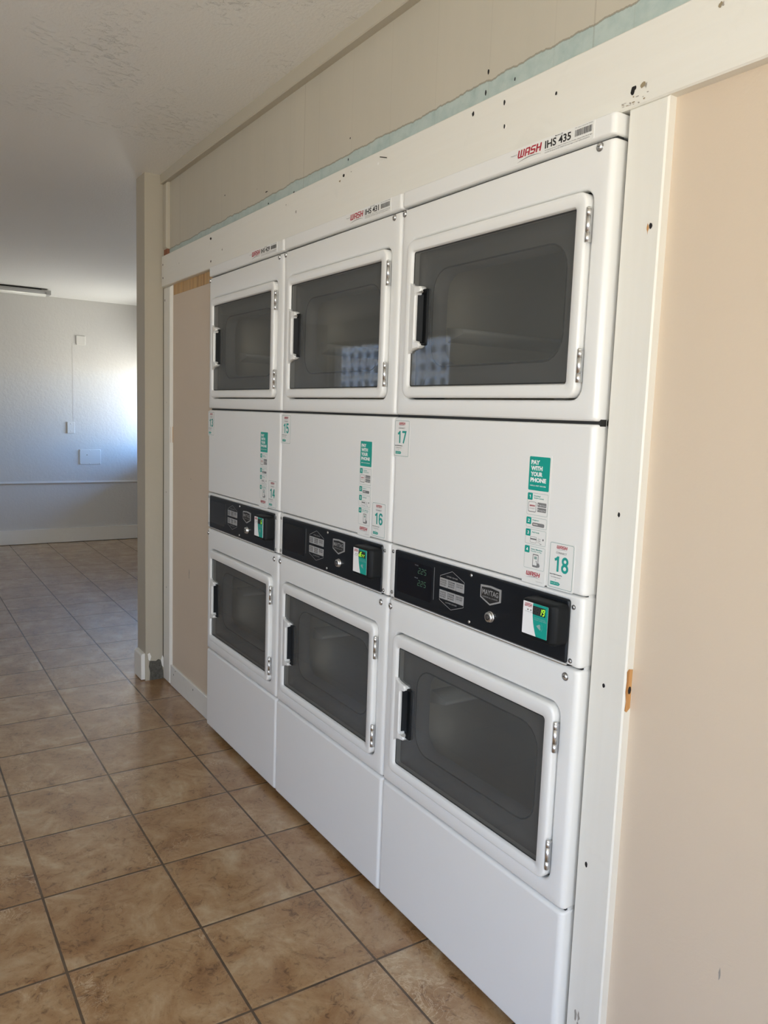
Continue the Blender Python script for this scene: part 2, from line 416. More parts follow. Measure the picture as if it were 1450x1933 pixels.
# ------------------------------------------------------------------ tagging
def tag(o, label=None, cat=None, group=None, kind=None):
    if label: o['label'] = label
    if cat: o['category'] = cat
    if group: o['group'] = group
    if kind: o['kind'] = kind
    return o
def structure(o, label, cat): return tag(o, label, cat, kind='structure')
def empty(name, loc):
    o = bpy.data.objects.new(name, None); o.empty_display_size = .2; C.objects.link(o); o.location = loc; return o

# ------------------------------------------------------------------ the stacked dryers
def front_panel(mb, x0, x1, z0, z1, ex=.012, ez=.005, yb=.035, hole=None, key='enamel', hr=.026, depth=.022):
    """sheet-metal front with rolled edges (ex at the sides, ez above and below), optionally with a pressed door opening"""
    r = .006; L = [rrect(x0, x1, z0, z1, r, yb)]
    for k in range(5):
        a = PI / 2 * k / 4
        L.append(rrect(x0 + ex * (1 - math.cos(a)), x1 - ex * (1 - math.cos(a)), z0 + ez * (1 - math.cos(a)), z1 - ez * (1 - math.cos(a)), r, max(ex, ez) * (1 - math.sin(a))))
    if not hole: mb.rings(L, key); return
    hx0, hx1, hz0, hz1 = hole; e = .007
    for k in range(5):
        a = PI / 2 * k / 4
        q = e * (1 - math.sin(a))
        L.append(rrect(hx0 - q, hx1 + q, hz0 - q, hz1 + q, hr + q, e * (1 - math.cos(a))))
    L.append(rrect(hx0, hx1, hz0, hz1, hr, depth))
    mb.rings(L, key, cap_end=False)

def make_door(root, z0, z1, gz0, gz1, hz0, hz1, ox=0.):
    """z0..z1 door, gz0..gz1 glass, hz0..hz1 the pull"""
    x0, x1 = .0425, .637; gx0, gx1 = .0685, .609
    d = MB(); r = .024
    L = [rrect(x0, x1, z0, z1, r, .018), rrect(x0, x1, z0, z1, r, -.005)]
    for k in range(1, 5):
        a = PI / 2 * k / 4; q = .006 * (1 - math.cos(a))
        L.append(rrect(x0 + q, x1 - q, z0 + q, z1 - q, r - q, -.005 - .006 * math.sin(a)))
    ix0, ix1, iz0, iz1 = gx0 - .004, gx1 + .004, gz0 - .004, gz1 + .004
    L.append(rrect(ix0, ix1, iz0, iz1, .009, -.011)); L.append(rrect(ix0 + .0015, ix1 - .0015, iz0 + .0015, iz1 - .0015, .008, -.0095))
    L.append(rrect(gx0, gx1, gz0, gz1, .006, -.004)); L.append(rrect(gx0, gx1, gz0, gz1, .006, .012))
    d.rings(L, 'enamel', cap_end=False)
    # the inner liner seen through the glass: a grey tray around a rounded opening, with a dark seal
    lz0, lz1 = gz0 + .05, gz1 - .048; lx0, lx1 = .118, .560
    T = [rrect(gx0 - .004, gx1 + .004, gz0 - .004, gz1 + .004, .01, .012), rrect(gx0 - .004, gx1 + .004, gz0 - .004, gz1 + .004, .01, .026),
         rrect(lx0 - .012, lx1 + .012, lz0 - .012, lz1 + .012, .06, .030), rrect(lx0 - .004, lx1 + .004, lz0 - .004, lz1 + .004, .055, .024), rrect(lx0, lx1, lz0, lz1, .05, .024), rrect(lx0 + .006, lx1 - .006, lz0 + .006, lz1 - .006, .05, .062)]
    d.rings(T, 'liner', cap_end=False, keys=['liner', 'liner', 'liner', 'gasket', 'liner'])
    door = d.build('door', root)
    # smoked pane, notched for the pull
    s = MB(); n0, n1 = hz0, hz1
    P = [(gx1 - .004, gz1), (gx0 + .004, gz1), (gx0, gz1 - .004), (gx0, n1 + .026), (.076, n1 + .015), (.112, n1 + .010), (.134, n1 + .004), (.136, n1 - .004), (.136, n0 + .004), (.134, n0 - .004), (.112, n0 - .010), (.076, n0 - .015), (gx0, n0 - .025), (gx0, gz0 + .004), (gx0 + .004, gz0), (gx1 - .004, gz0), (gx1, gz0 + .004), (gx1, gz1 - .004)]
    s.poly(P, -.0035, 'glass'); s.build('glass_pane', door)
    e = MB(); e.rings([rrect(gx0 + .0, gx1, gz0, gz1, .006, -.0042), rrect(gx0 + .0028, gx1 - .0028, gz0 + .0028, gz1 - .0028, .005, -.0042)], 'gasket', cap_end=False)
    # drop the seal where the pull stands
    e.build('pane_seal', door)
    # pull: a white bracket hooked round a black pocket
    h = MB()
    K = [(.060, n1 + .034), (.065, n1 + .024), (.073, n1 + .017), (.090, n1 + .0125), (.109, n1 + .0105), (.114, n1 + .005), (.113, n1 - .001), (.107, n1 - .002), (.095, n1 - .003), (.0915, n1 - .010),
         (.0915, n0 + .010), (.095, n0 + .003), (.107, n0 + .002), (.113, n0 + .001), (.114, n0 - .005), (.109, n0 - .0095), (.090, n0 - .012), (.073, n0 - .017), (.065, n0 - .024), (.060, n0 - .033)]
    n = len(K); mid = (n1 + n0) / 2
    def lift(x, z): return -.0105 - .004 * min(1, max(0, (x - .062) / .028))
    loops = [[(x, .004, z) for x, z in K], [(x, lift(x, z) + .004, z) for x, z in K], [(x + (.001 if x < .08 else -.0025), lift(x, z), z + (-.002 if z > mid else .002)) for x, z in K]]
    h.rings(loops, 'enamel', smooth=False); h.build('pull_handle', door)
    k = MB(); px0, px1, pz0, pz1 = .088, .134, n0 - .003, n1 + .003
    k.rings([rrect(px0, px1, pz0, pz1, .006, .004), rrect(px0, px1, pz0, pz1, .006, -.005), rrect(px0 + .002, px1 - .002, pz0 + .002, pz1 - .002, .005, -.0065), rrect(px0 + .004, px1 - .005, pz0 + .004, pz1 - .004, .004, -.006), rrect(px0 + .005, px1 - .010, pz0 + .007, pz1 - .007, .006, .011)], 'black')
    k.build('handle_pocket', door)
    for hz in (z1 - .066, z0 + .059):
        q = MB(); X, Y = .6405, -.0075
        for a, b in ((-.030, -.0125), (-.0115, .0175), (.0185, .031)): q.cyl((X, Y, hz + a), (X, Y, hz + b), .0046, 'chrome')
        q.cyl((X, Y, hz - .029), (X, Y, hz + .030), .0040, 'steel'); q.disc((X, Y, hz + .031), .0046, 'z', .001, 'chrome', dome=.003)
        q.box(X - .003, X + .003, -.0062, .004, hz - .029, hz + .030, 'chrome')
        q.build('hinge', door)
    return door

def make_drum(root, zc, a1):
    m = MB(); r = .268; n = 48; cx = W / 2
    def circ(rr, y): return [(cx + rr * math.cos(2 * PI * i / n), y, zc + rr * math.sin(2 * PI * i / n)) for i in range(n)]
    m.flat = True
    L = [circ(.30, .075), circ(r, .085), circ(r, .30), circ(r, .60), circ(r - .02, .62), circ(.08, .625)]
    m.rings(L, 'drum'); d = m.build('drum', root)
    for k in range(3):
        a0 = math.radians(a1 + 120 * k); b = MB()
        def P(rr, da, y): return (cx + rr * math.cos(a0 + da), y, zc + rr * math.sin(a0 + da))
        L = [[P(r + .003, -.07, y), P(r - .060, -.03, y + (.006 if y < .3 else -.006)), P(r - .066, 0, y), P(r - .060, .03, y + (.006 if y < .3 else -.006)), P(r + .003, .07, y)] for y in (.10, .30, .60)]
        b.rings(L, 'baffle', cap_end=True, cap_start=True); b.build('baffle', d)

def number_sticker(root, x0, z0, num, y=-.0008):
    w, h = .065, .092; m = MB(); m.flat = True
    m.prism(rect_poly(x0 - .003, x0 + w + .003, z0 - .003, z0 + h + .003, .003), y + .0004, .001, 'paper')
    L = [rrect(x0, x0 + w, z0, z0 + h, .004, y + .0002), rrect(x0 + .0011, x0 + w - .0011, z0 + .0011, z0 + h - .0011, .003, y + .0002)]
    m.rings(L, 'outline', cap_end=False, smooth=False)
    wash_logo(m, x0 + .018, x0 + .047, z0 + .081, z0 + .0875, y)
    put_text(m, 'CONNECT', x0 + .0175, x0 + .0465, z0 + .0705, z0 + .0745, y, 'grey_ink', 0, .01)
    numeral(m, num, x0 + .0125, x0 + .0525, z0 + .0325, z0 + .0665, y, 'teal_text')
    put_text(m, 'Select WASH-Connect Pay', x0 + .003, x0 + .037, z0 + .0255, z0 + .0285, y, 'ink', 0, .03)
    put_text(m, 'Your Machine Number', x0 + .006, x0 + .034, z0 + .0205, z0 + .0230, y, 'grey_ink')
    put_text(m, 'or', x0 + .0185, x0 + .0215, z0 + .0155, z0 + .0175, y, 'grey_ink')
    m.poly([(x0 + .029, z0 + .0125), (x0 + .006, z0 + .0125), (x0 + .006, z0 + .0055), (x0 + .029, z0 + .0055), (x0 + .033, z0 + .009)], y + .0001, 'teal')
    put_text(m, 'Scan QR Code', x0 + .0075, x0 + .029, z0 + .0078, z0 + .0104, y, 'white_ink')
    return m.build('number_sticker', root)

def payment_sticker(root, x0, ztop, y=-.0008):
    """a tall strip: teal heading, four numbered boxes and the logo"""
    m = MB(); m.flat = True; w = .060
    m.prism(rect_poly(x0 - .004, x0 + w + .004, ztop - .266, ztop + .004, .003), y + .0004, .001, 'paper')
    X = lambda a: x0 + a * w
    m.poly(rect_poly(x0, x0 + w, ztop - .070, ztop, .0025), y + .0002, 'teal')
    for i, (t, e) in enumerate((('PAY', .45), ('WITH', .60), ('YOUR', .62), ('PHONE', .82))):
        put_text(m, t, X(.09), X(.09 + e * .93), ztop - .0165 - i * .0122, ztop - .0072 - i * .0122, y, 'white_ink', 0, .05)
    put_text(m, 'SIMPLE. FAST. SECURE.', X(.09), X(.86), ztop - .0615, ztop - .0590, y, 'white_ink', 0, .02)
    def bx(n, zt, zb, t1, t2=None):
        zt += ztop; zb += ztop
        m.rings([rrect(x0, x0 + w, zb, zt, .003, y + .0002), rrect(x0 + .0006, x0 + w - .0006, zb + .0006, zt - .0006, .0025, y + .0002)], 'outline', cap_end=False, smooth=False)
        m.poly(rect_poly(x0 + .0004, x0 + .0150, zt - .0150, zt - .0004, .002), y + .0001, 'teal')
        numeral(m, n, x0 + .0054, x0 + .0102, zt - .0112, zt - .0042, y, 'white_ink', .30)
        put_text(m, t1, x0 + .019, x0 + .019 + .0021 * len(t1) * 1.12, zt - .0072, zt - .0040, y, 'teal_text', 0, .015)
        if t2: put_text(m, t2, x0 + .019, x0 + .019 + .0021 * len(t2) * 1.15, zt - .0118, zt - .0088, y, 'teal_text', 0, .015)
        return zt, zb
    zt, zb = bx('1', -.0755, -.1215, 'Download', 'WASH-Connect')
    m.rings([rrect(x0 + .004, x0 + .027, zb + .006, zb + .0275, .003, y), rrect(x0 + .005, x0 + .026, zb + .0075, zb + .0268, .0025, y)], 'grey_ink', cap_end=False, smooth=False)
    wash_word(m, x0 + .0075, x0 + .0235, zb + .0175, zb + .0210, y); put_text(m, 'CONNECT', x0 + .0075, x0 + .0235, zb + .0125, zb + .0145, y, 'grey_ink')
    for dz, t in ((.0185, 'App Store'), (.0080, 'Google Play')):
        m.poly(rect_poly(x0 + .0305, x0 + .0560, zb + dz, zb + dz + .0090, .0015), y + .0001, 'grey_ink')
        m.poly([(x0 + .0345, zb + dz + .0045), (x0 + .0322, zb + dz + .0065), (x0 + .0322, zb + dz + .0025)], y, 'white_ink')
        put_text(m, t, x0 + .0360, x0 + .0545, zb + dz + .0020, zb + dz + .0050, y, 'white_ink')
    zt, zb = bx('2', -.1265, -.1480, 'Register')
    m.poly(rect_poly(x0 + .018, x0 + .0535, zb + .0035, zb + .0110, .003), y + .0001, 'grey_ink')
    for i in range(4): m.poly(rect_poly(x0 + .0215 + i * .0034, x0 + .0237 + i * .0034, zb + .0063, zb + .0085, .001), y, 'white_ink')
    zt, zb = bx('3', -.1515, -.1830, 'Add Funds')
    m.rings([rrect(x0 + .015, x0 + .0335, zb + .0035, zb + .0165, .002, y), rrect(x0 + .0156, x0 + .0329, zb + .0041, zb + .0159, .0016, y)], 'grey_ink', cap_end=False, smooth=False)
    m.poly(rect_poly(x0 + .015, x0 + .0335, zb + .0098, zb + .0128), y, 'grey_ink')
    for i, t in enumerate(('Visa', 'Debit', 'Pay')): put_text(m, t, x0 + .0375, x0 + .0455, zb + .0125 - i * .004, zb + .0147 - i * .004, y, 'grey_ink')
    m.poly([(x0 + .0525 + .0022 * math.cos(a * PI / 4), zb + .0130 + .0024 * math.sin(a * PI / 4)) for a in range(8)], y, 'grey_ink')
    m.poly([(x0 + .048, zb + .0045), (x0 + .042, zb + .0028), (x0 + .048, zb + .0028)], y, 'grey_ink')
    zt, zb = bx('4', -.1870, -.2345, 'Select Machine', 'Number to Pay')
    m.rings([rrect(x0 + .0255, x0 + .0425, zb + .0045, zb + .0320, .002, y), rrect(x0 + .0270, x0 + .0410, zb + .0085, zb + .0300, .0005, y)], 'grey_ink', cap_end=False, smooth=False)
    m.poly(rect_poly(x0 + .030, x0 + .038, zb + .0215, zb + .0275), y, 'outline')
    m.poly([(x0 + .0365, zb + .0195), (x0 + .0350, zb + .0185), (x0 + .0385, zb + .0115), (x0 + .0375, zb + .0065), (x0 + .0455, zb + .0055), (x0 + .0475, zb + .0095), (x0 + .0445, zb + .0145), (x0 + .0395, zb + .0135)], y - .0001, 'grey_ink')
    wash_logo(m, x0 + .008, x0 + .049, ztop - .2495, ztop - .2405, y)
    put_text(m, 'washlaundry.com', x0 + .038, x0 + .058, ztop - .2600, ztop - .2582, y, 'grey_ink')
    return m.build('payment_sticker', root)

def serial_sticker(root, num, zb, y=-.0008):
    m = MB(); m.flat = True
    m.prism(rect_poly(.404, .636, zb + .001, zb + .034, .001), y + .0004, .001, 'paper')
    put_text(m, 'Property of', .408, .427, zb + .0205, zb + .0235, y, 'ink')
    wash_logo(m, .428, .498, zb + .0135, zb + .0290, y)
    put_text(m, 'Machine ID', .535, .556, zb + .0300, zb + .0322, y, 'ink', 0, .02)
    put_text(m, 'IHS ' + num, .508, .578, zb + .0135, zb + .0285, y, 'ink', 0, .025)
    put_text(m, 'To request service or report a machine out of order, please enter this 6 digit', .508, .632, zb + .0085, zb + .0112, y, 'ink')
    put_text(m, 'machine ID above on the WASH-Connect App or visit wash.com/service', .508, .626, zb + .0045, zb + .0072, y, 'ink')
    put_text(m, 'This room is leased by WASH', .587, .632, zb + .0295, zb + .0318, y, 'ink')
    rnd = random.Random(int(num)); x = .588
    while x < .630:
        w = rnd.choice((.0006, .0010, .0016)); m.poly(rect_poly(x, x + w, zb + .0150, zb + .0270), y, 'ink'); x += w + rnd.choice((.0006, .0009, .0013))
    return m.build('serial_sticker', root)

def seven_text(m, s, x, z, w, h, y, key, gap=.35):
    for ch in s:
        if ch == '.':
            m.poly(rect_poly(x - w * gap * .7, x - w * gap * .35, z, z + w * .16), y, key); continue
        if ch == "'":
            m.poly(rect_poly(x + w * .3, x + w * .5, z + h * .75, z + h), y, key); continue
        if ch != ' ': seven(m, ch, x, z, w, h, y, key)
        x += w * (1 + gap)

def make_dryer(c, nums, serial, show, price):
    root = empty('stacked_dryer', (c * W + (c - 1) * .0, 0, ZF))
    up = lambda z: z - ZF
    hold = empty('tmp', (0, 0, 0))  # replaced below: parts are placed in machine space (z = 0 at the kick panel)
    bpy.data.objects.remove(hold)
    g0 = .0012; x0, x1 = g0, W - g0
    parts = []
    def P(m, name, parent=root):
        return m.build(name, parent)
    # cabinet body behind the fronts
    m = MB(); m.box(x0 + .003, x1 - .003, .036, .72, .02, 1.852, 'inside', skip=('front',))
    m.box(x0 + .003, x1 - .003, .0365, .05, 1.338 - .012, 1.338 + .006, 'seam'); m.box(x0 + .003, x1 - .003, .026, .04, .02, 1.85, 'seam', skip=('back',)) if False else None
    # dark backing strips behind the seams between the fronts
    for zz in (1.8535, 1.3355, .9975, .8505, .3375): m.box(x0 + .004, x1 - (.0005 if zz == 1.3355 else .005), .014, .030, zz - .008, zz + .008, 'seam')
    for xx in (x0 + .002, x1 - .008): m.box(xx, xx + .006, .020, .034, .01, 1.85, 'enamel')
    body = P(m, 'cabinet')
    m = MB(); r = .006
    L = [rrect(x0 - .0005, x1 + .0005, 1.858, 1.898, .005, .72)]
    for k in range(5):
        a = PI / 2 * k / 4; q = .010 * (1 - math.cos(a))
        L.append(rrect(x0 + q, x1 - q, 1.858 + q * .4, 1.898 - q * .4, .005, -.002 + .010 * (1 - math.sin(a))))
    m.rings(L, 'enamel', cap_start=True); P(m, 'lid')
    # upper front and its door
    m = MB(); front_panel(m, x0, x1, 1.3392, 1.8535, hole=(.0385, .641, 1.379, 1.773)); upf = P(m, 'upper_front')
    m = MB(); front_panel(m, x0, x1, .0 + .340, .8485, hole=(.0385, .641, .379, .767)); lof = P(m, 'lower_front')
    m = MB(); front_panel(m, x0, x1, .9985, 1.3333); P(m, 'service_panel')
    m = MB(); front_panel(m, x0, x1, 0, .3350, ez=.008); P(m, 'kick_panel')
    make_door(root, 1.383, 1.769, 1.411, 1.740, 1.514, 1.643)
    make_door(root, .383, .763, .410, .730, .499, .628)
    make_drum(root, 1.575, 186); make_drum(root, .572, 178)
    # screws at the corners of the two door fronts
    for zz in (1.843, .829):
        for xx in (.0125, .651):
            s = MB(); s.disc((xx, .0005, zz), .0085, 'y', .0015, 'steel', 18); s.disc((xx, -.001, zz), .0062, 'y', .001, 'chrome', 14, .0022); s.poly([(xx + .003, zz + .0006), (xx - .003, zz + .0006), (xx - .003, zz - .0006), (xx + .003, zz - .0006)], -.0046, 'hole'); P(s, 'screw')
    # control panel
    m = MB(); front_panel(m, x0, x1, .8525, .9965, ex=.010, ez=.004, hole=(.0295, .649, .8575, .9845), hr=.004, depth=.012)
    cp = P(m, 'control_panel')
    m = MB(); m.rings([rrect(.0285, .650, .8565, .9855, .004, .010), rrect(.0285, .650, .8565, .9855, .004, -.001), rrect(.0315, .647, .8595, .9825, .003, -.0025)], 'blackface'); P(m, 'control_face', cp)
    m = MB(); m.flat = True; yy = -.0027
    m.poly(rect_poly(.043, .195, .878, .968, .004), yy, 'display')
    if price:
        put_text(m, 'PRICE', .122, .136, .9605, .9630, yy - .0002, 'silver'); put_text(m, 'PRICE', .122, .136, .9280, .9305, yy - .0002, 'silver')
        for zz in (.942, .9105):
            seven_text(m, '2.25', .135, zz, .0095, .0145, yy - .0002, 'seg_dim')
    m.poly(rect_poly(.2035, .2055, .889, .970), yy, 'grey_ink'); P(m, 'price_display', cp)
    # six cycle buttons inside a hexagonal line
    names = (('WHITES', '& COLORS', 'HIGH HEAT'), ('PERM', 'PRESS', 'MEDIUM HEAT'), ('DELICATES', 'LOW HEAT', ''))
    for zz in (.9290, .8995):
        for i in range(3):
            m = MB(); m.flat = True; bx = .2290 + i * .0316
            m.rings([rrect(bx, bx + .0300, zz, zz + .0215, .001, -.002), rrect(bx, bx + .0300, zz, zz + .0215, .001, -.0034), rrect(bx + .0006, bx + .0294, zz + .0006, zz + .0209, .001, -.0038)], 'button')
            for j, t in enumerate(names[i]):
                if t: put_text(m, t, bx + .0032, bx + .0268, zz + .0148 - j * .0053, zz + .0182 - j * .0053, -.0040, 'ink', 0, .01)
            P(m, 'button', cp)
    for pts, t, za in (([(.2290, .9515), (.2290, .9545), (.2755, .9725), (.3222, .9545), (.3222, .9515)], 'UPPER DRYER', .9555), ([(.2290, .8985), (.2290, .8950), (.2755, .8790), (.3222, .8950), (.3222, .8985)], 'LOWER DRYER', .8915)):
        m = MB(); m.flat = True; wd = .0011
        for (xa, z1), (xb, z2) in zip(pts, pts[1:]):
            d = Vector((xb - xa, z2 - z1)).normalized(); n = Vector((-d.y, d.x)) * wd / 2
            m.poly([(xb + n.x, z2 + n.y), (xa + n.x, z1 + n.y), (xa - n.x, z1 - n.y), (xb - n.x, z2 - n.y)], yy, 'silver')
        put_text(m, t, .254, .297, za, za + .0035, yy, 'silver'); P(m, 'button_outline', cp)
    # shield badge
    m = MB(); m.flat = True
    S = lambda e: [(.4515 - e, .9645 - e), (.4175, .9670 - e), (.3835 + e, .9645 - e), (.3835 + e * .8, .9355 + e * .55), (.4175, .9225 + e * .9), (.4515 - e * .8, .9355 + e * .55)]
    m.prism(S(0), -.0050, -.002, 'silver'); m.poly(S(.0042), -.0052, 'ink')
    put_text(m, 'MAYTAG', .3905, .4445, .9445, .9565, -.0054, 'silver', 0, .012); put_text(m, 'COMMERCIAL LAUNDRY', .3915, .4435, .9375, .9410, -.0054, 'silver')
    P(m, 'badge', cp)
    m = MB(); m.disc((.4185, -.002, .8965), .0128, 'y', .002, 'chrome', 22); m.disc((.4185, -.004, .8965), .0112, 'y', .006, 'chrome', 22, .0012); m.disc((.4185, -.0108, .8965), .0066, 'y', .0010, 'hole', 16); m.disc((.4185, -.0116, .8965), .0046, 'y', .0008, 'steel', 16); m.poly([(.4192, .9005), (.4178, .9005), (.4178, .8925), (.4192, .8925)], -.0128, 'hole'); P(m, 'key_lock', cp)
    for xx, zz in ((.0165, .9785), (.0165, .8685), (.6610, .9735), (.6610, .8640)):
        s = MB(); s.disc((xx, .0005, zz), .0050, 'y', .0012, 'seam', 14); s.disc((xx, -.0005, zz), .0042, 'y', .001, 'steel', 14, .0015); P(s, 'screw', cp)
    for xx, zz in ((.346, .9772), (.346, .8672)):
        s = MB(); s.disc((xx, -.0020, zz), .0038, 'y', .001, 'chrome', 14, .0015); P(s, 'screw', cp)
    # card reader standing out of the control face
    D = -.040; m = MB(); rx0, rx1, rz0, rz1 = .572, .652, .8930, .9775
    rd = .012 if c else .004
    rx0 -= (.006, .013, .015)[c]
    m.rings([rrect(rx0, rx1, rz0, rz1, .010, -.002), rrect(rx0, rx1, rz0, rz1, .010, D + .012), rrect(rx0 + .0005, rx1 - .003, rz0 + .001, rz1 - .001, .007, D + .006), rrect(rx0 + .002, rx1 - .010, rz0 + .003, rz1 - .003, .006, D + .001), rrect(rx0 + .004, rx1 - .014, rz0 + .005, rz1 - .005, .005, D)], 'black')
    rdr = P(m, 'card_reader')
    m = MB(); m.flat = True; y = D - .0006
    lx0, lx1, lz0, lz1 = rx0 + .0045, rx0 + .0755, .9035, .9705
    m.prism(rect_poly(lx0, lx1, lz0, lz1, .0015), y + .0002, D + .001, 'white_ink')
    w = lx1 - lx0; h = lz1 - lz0
    curve = [(lx0 + w * (.40 - .05 * math.sin(PI * .5 * t) + .22 * t * t), lz1 - h * t) for t in [i / 10 for i in range(11)]]
    m.poly([(lx1, lz0), (lx1, lz1)] + curve, y + .0001, 'teal')
    wash_word(m, lx0 + w * .06, lx0 + w * .36, lz1 - h * .15, lz1 - h * .04, y)
    for fx in (.20, .32): m.poly([(lx0 + w * fx + .0016 * math.cos(a * PI / 4), lz1 - h * .24 + .0016 * math.sin(a * PI / 4)) for a in range(8)], y, 'ink')
    put_text(m, 'Unavailable  Paid', lx0 + w * .08, lx0 + w * .38, lz1 - h * .315, lz1 - h * .290, y, 'grey_ink')
    put_text(m, 'TO PAY HOLD', lx0 + w * .46, lx0 + w * .92, lz1 - h * .45, lz1 - h * .415, y, 'outline')
    put_text(m, 'WASH CARD HERE', lx0 + w * .46, lx0 + w * .96, lz1 - h * .50, lz1 - h * .465, y, 'outline')
    cx, cz = lx0 + w * .70, lz1 - h * .68      # the tap-here mark
    m.poly([(cx - .009, cz + .001), (cx - .004, cz - .003), (cx + .003, cz - .006), (cx + .001, cz + .006), (cx - .004, cz + .004)], y, 'outline')
    for k in range(2):
        R0 = .007 + .004 * k; A = [(cx - .003 + R0 * math.cos(math.radians(a)), cz + R0 * math.sin(math.radians(a))) for a in range(-45, 46, 15)]
        arc_stroke(m, A, .0016, y, 'outline')
    P(m, 'reader_label', rdr)
    m = MB(); m.flat = True
    m.poly(rect_poly(lx0 + w * .40, lx0 + w * .90, lz1 - h * .335, lz1 - h * .075, .001), y - .0003, 'ink')
    dw = w * .088; dx = lx0 + w * .43; dz = lz1 - h * .305; dh = h * .20
    for i in range(4): seven(m, '8', dx + i * w * .115, dz, dw, dh, y - .0005, 'seg_off')
    for i, ch in enumerate(show.rjust(4)):
        if ch != ' ': seven(m, ch, dx + i * w * .115, dz, dw, dh, y - .0007, 'seg_on', t=.24)
    P(m, 'digital_display', rdr)
    # stickers
    (sx1, sz1), (sx2, sz2) = ((.004, 1.2325), (.588, 1.002))
    dxn = (-.010 + .0075, .004, 0)[c]; dxp = (.010, .006, .0)[c]
    number_sticker(root, sx1 + max(dxn, 0), sz1, nums[0]); number_sticker(root, sx2 + dxp * .8, sz2 + (.004 if c < 2 else 0), nums[1])
    payment_sticker(root, .514 + dxp * .9, 1.263)
    serial_sticker(root, serial, 1.861, y=-.0032)
    for xx in (.05, W - .05):
        for yy2 in (.07, .62):
            m = MB(); m.cyl((xx, yy2, ZF), (xx, yy2, .035), .011, 'steel'); m.cyl((xx, yy2, ZF), (xx, yy2, ZF + .010), .021, 'rubber'); P(m, 'leveling_foot')
    for ch in root.children: ch.location.z = -ZF
    return root

for c, nums, ser, shw, pr, lab in (
        (0, ('13', '14'), '429', '6', False, 'white stacked pair of front-loading dryers beside the beige panel and pillar, stickers 13 and 14'),
        (1, ('15', '16'), '431', 'dErr', False, 'white stacked pair of front-loading dryers in the middle of the row, stickers 15 and 16'),
        (2, ('17', '18'), '435', '19', True, 'white stacked pair of front-loading dryers beside the wide white post, stickers 17 and 18')):
    tag(make_dryer(c, nums, ser, shw, pr), lab, 'dryer', 'stacked dryers in the row')

# ------------------------------------------------------------------ the room
ZC = 2.418; ZCB = 2.338; XK = -.266         # ceiling height, at the far wall, and where the slope starts
XW, XE, YS, YN = -5.03, 5.7, -3.3, 1.38      # far wall, east wall, south wall, north wall of the far bay
YW = .043                                    # face of the dryer wall
m = MB(); m.box(XW - .2, XE + .2, YS - .2, YN + .2, ZF - .1, ZF, 'floor')
structure(m.build('floor'), 'brown mottled ceramic tile floor with dark grout', 'floor')
m = MB()
def cz(x): return ZC if x > XK else ZC + (ZCB - ZC) * (x - XK) / (XW - XK)
prof = [XW - .2, XW, XK, XE + .2]
b = [m.add([(x, YS - .2, cz(x)), (x, YN + .2, cz(x)), (x, YN + .2, 2.6), (x, YS - .2, 2.6)]) for x in prof]
for k in range(3): 
    for i in range(4): m.face([b[k] + i, b[k] + (i + 1) % 4, b[k + 1] + (i + 1) % 4, b[k + 1] + i], 'ceil')
m.face([b[0] + i for i in range(4)], 'ceil'); m.face([b[3] + i for i in range(4)], 'ceil')
structure(m.build('ceiling'), 'white textured plaster ceiling sloping down towards the far wall', 'ceiling')

# dryer wall, with the opening the machines stand in
OX0, OX1 = -.004, 2.063
m = MB()
m.box(-.70, OX0, YW, YW + .10, ZF, 1.93, 'beige'); m.box(OX1, XE, YW, YW + .10, ZF, 1.93, 'beige')
m.box(-.70, XE, YW, YW + .10, 1.93, 2.45, 'upper')
def marks(mb, items, y):
    for it in items:
        x, z, a, b_, key = it; n = 9; rn = random.Random(int(x * 1000) + int(z * 77))
        lo, hi = (.75, 1.15) if key in ('hole', 'chip') else (.35, 1.35); y -= 2e-5
        mb.poly([(x + a * math.cos(2 * PI * i / n) * rn.uniform(lo, hi), z + b_ * math.sin(2 * PI * i / n) * rn.uniform(lo, hi)) for i in range(n)], y, key)
marks(m, [(1.636, 2.111, .0035, .006, 'hole'), (1.630, 2.068, .003, .006, 'hole'), (1.727, 2.066, .0025, .004, 'hole'), (1.014, 2.072, .003, .004, 'hole'), (1.022, 2.129, .003, .003, 'hole'), (.661, 2.054, .006, .003, 'hole'), (.461, 2.058, .005, .003, 'hole'), (.443, 2.101, .012, .002, 'hole'), (.36, 2.128, .004, .002, 'scuff'), (.05, 2.17, .004, .003, 'hole')], YW - .0004)
# bare plywood strip under the header, dark scuff on the panel beside the dryers
m.box(-.575, OX0, YW - .001, YW, 1.854, 1.93, 'ply')
marks(m, [(-.348, .575, .006, .03, 'scuff'), (-.33, 1.02, .004, .003, 'scuff'), (2.8, .86, .003, .006, 'scuff'), (2.9, 1.5, .003, .004, 'scuff'), (2.38, .40, .002, .010, 'scuff')], YW - .0004)
structure(m.build('wall_north'), 'beige wall with the dryer opening, an old blue paint band above the header board', 'wall')
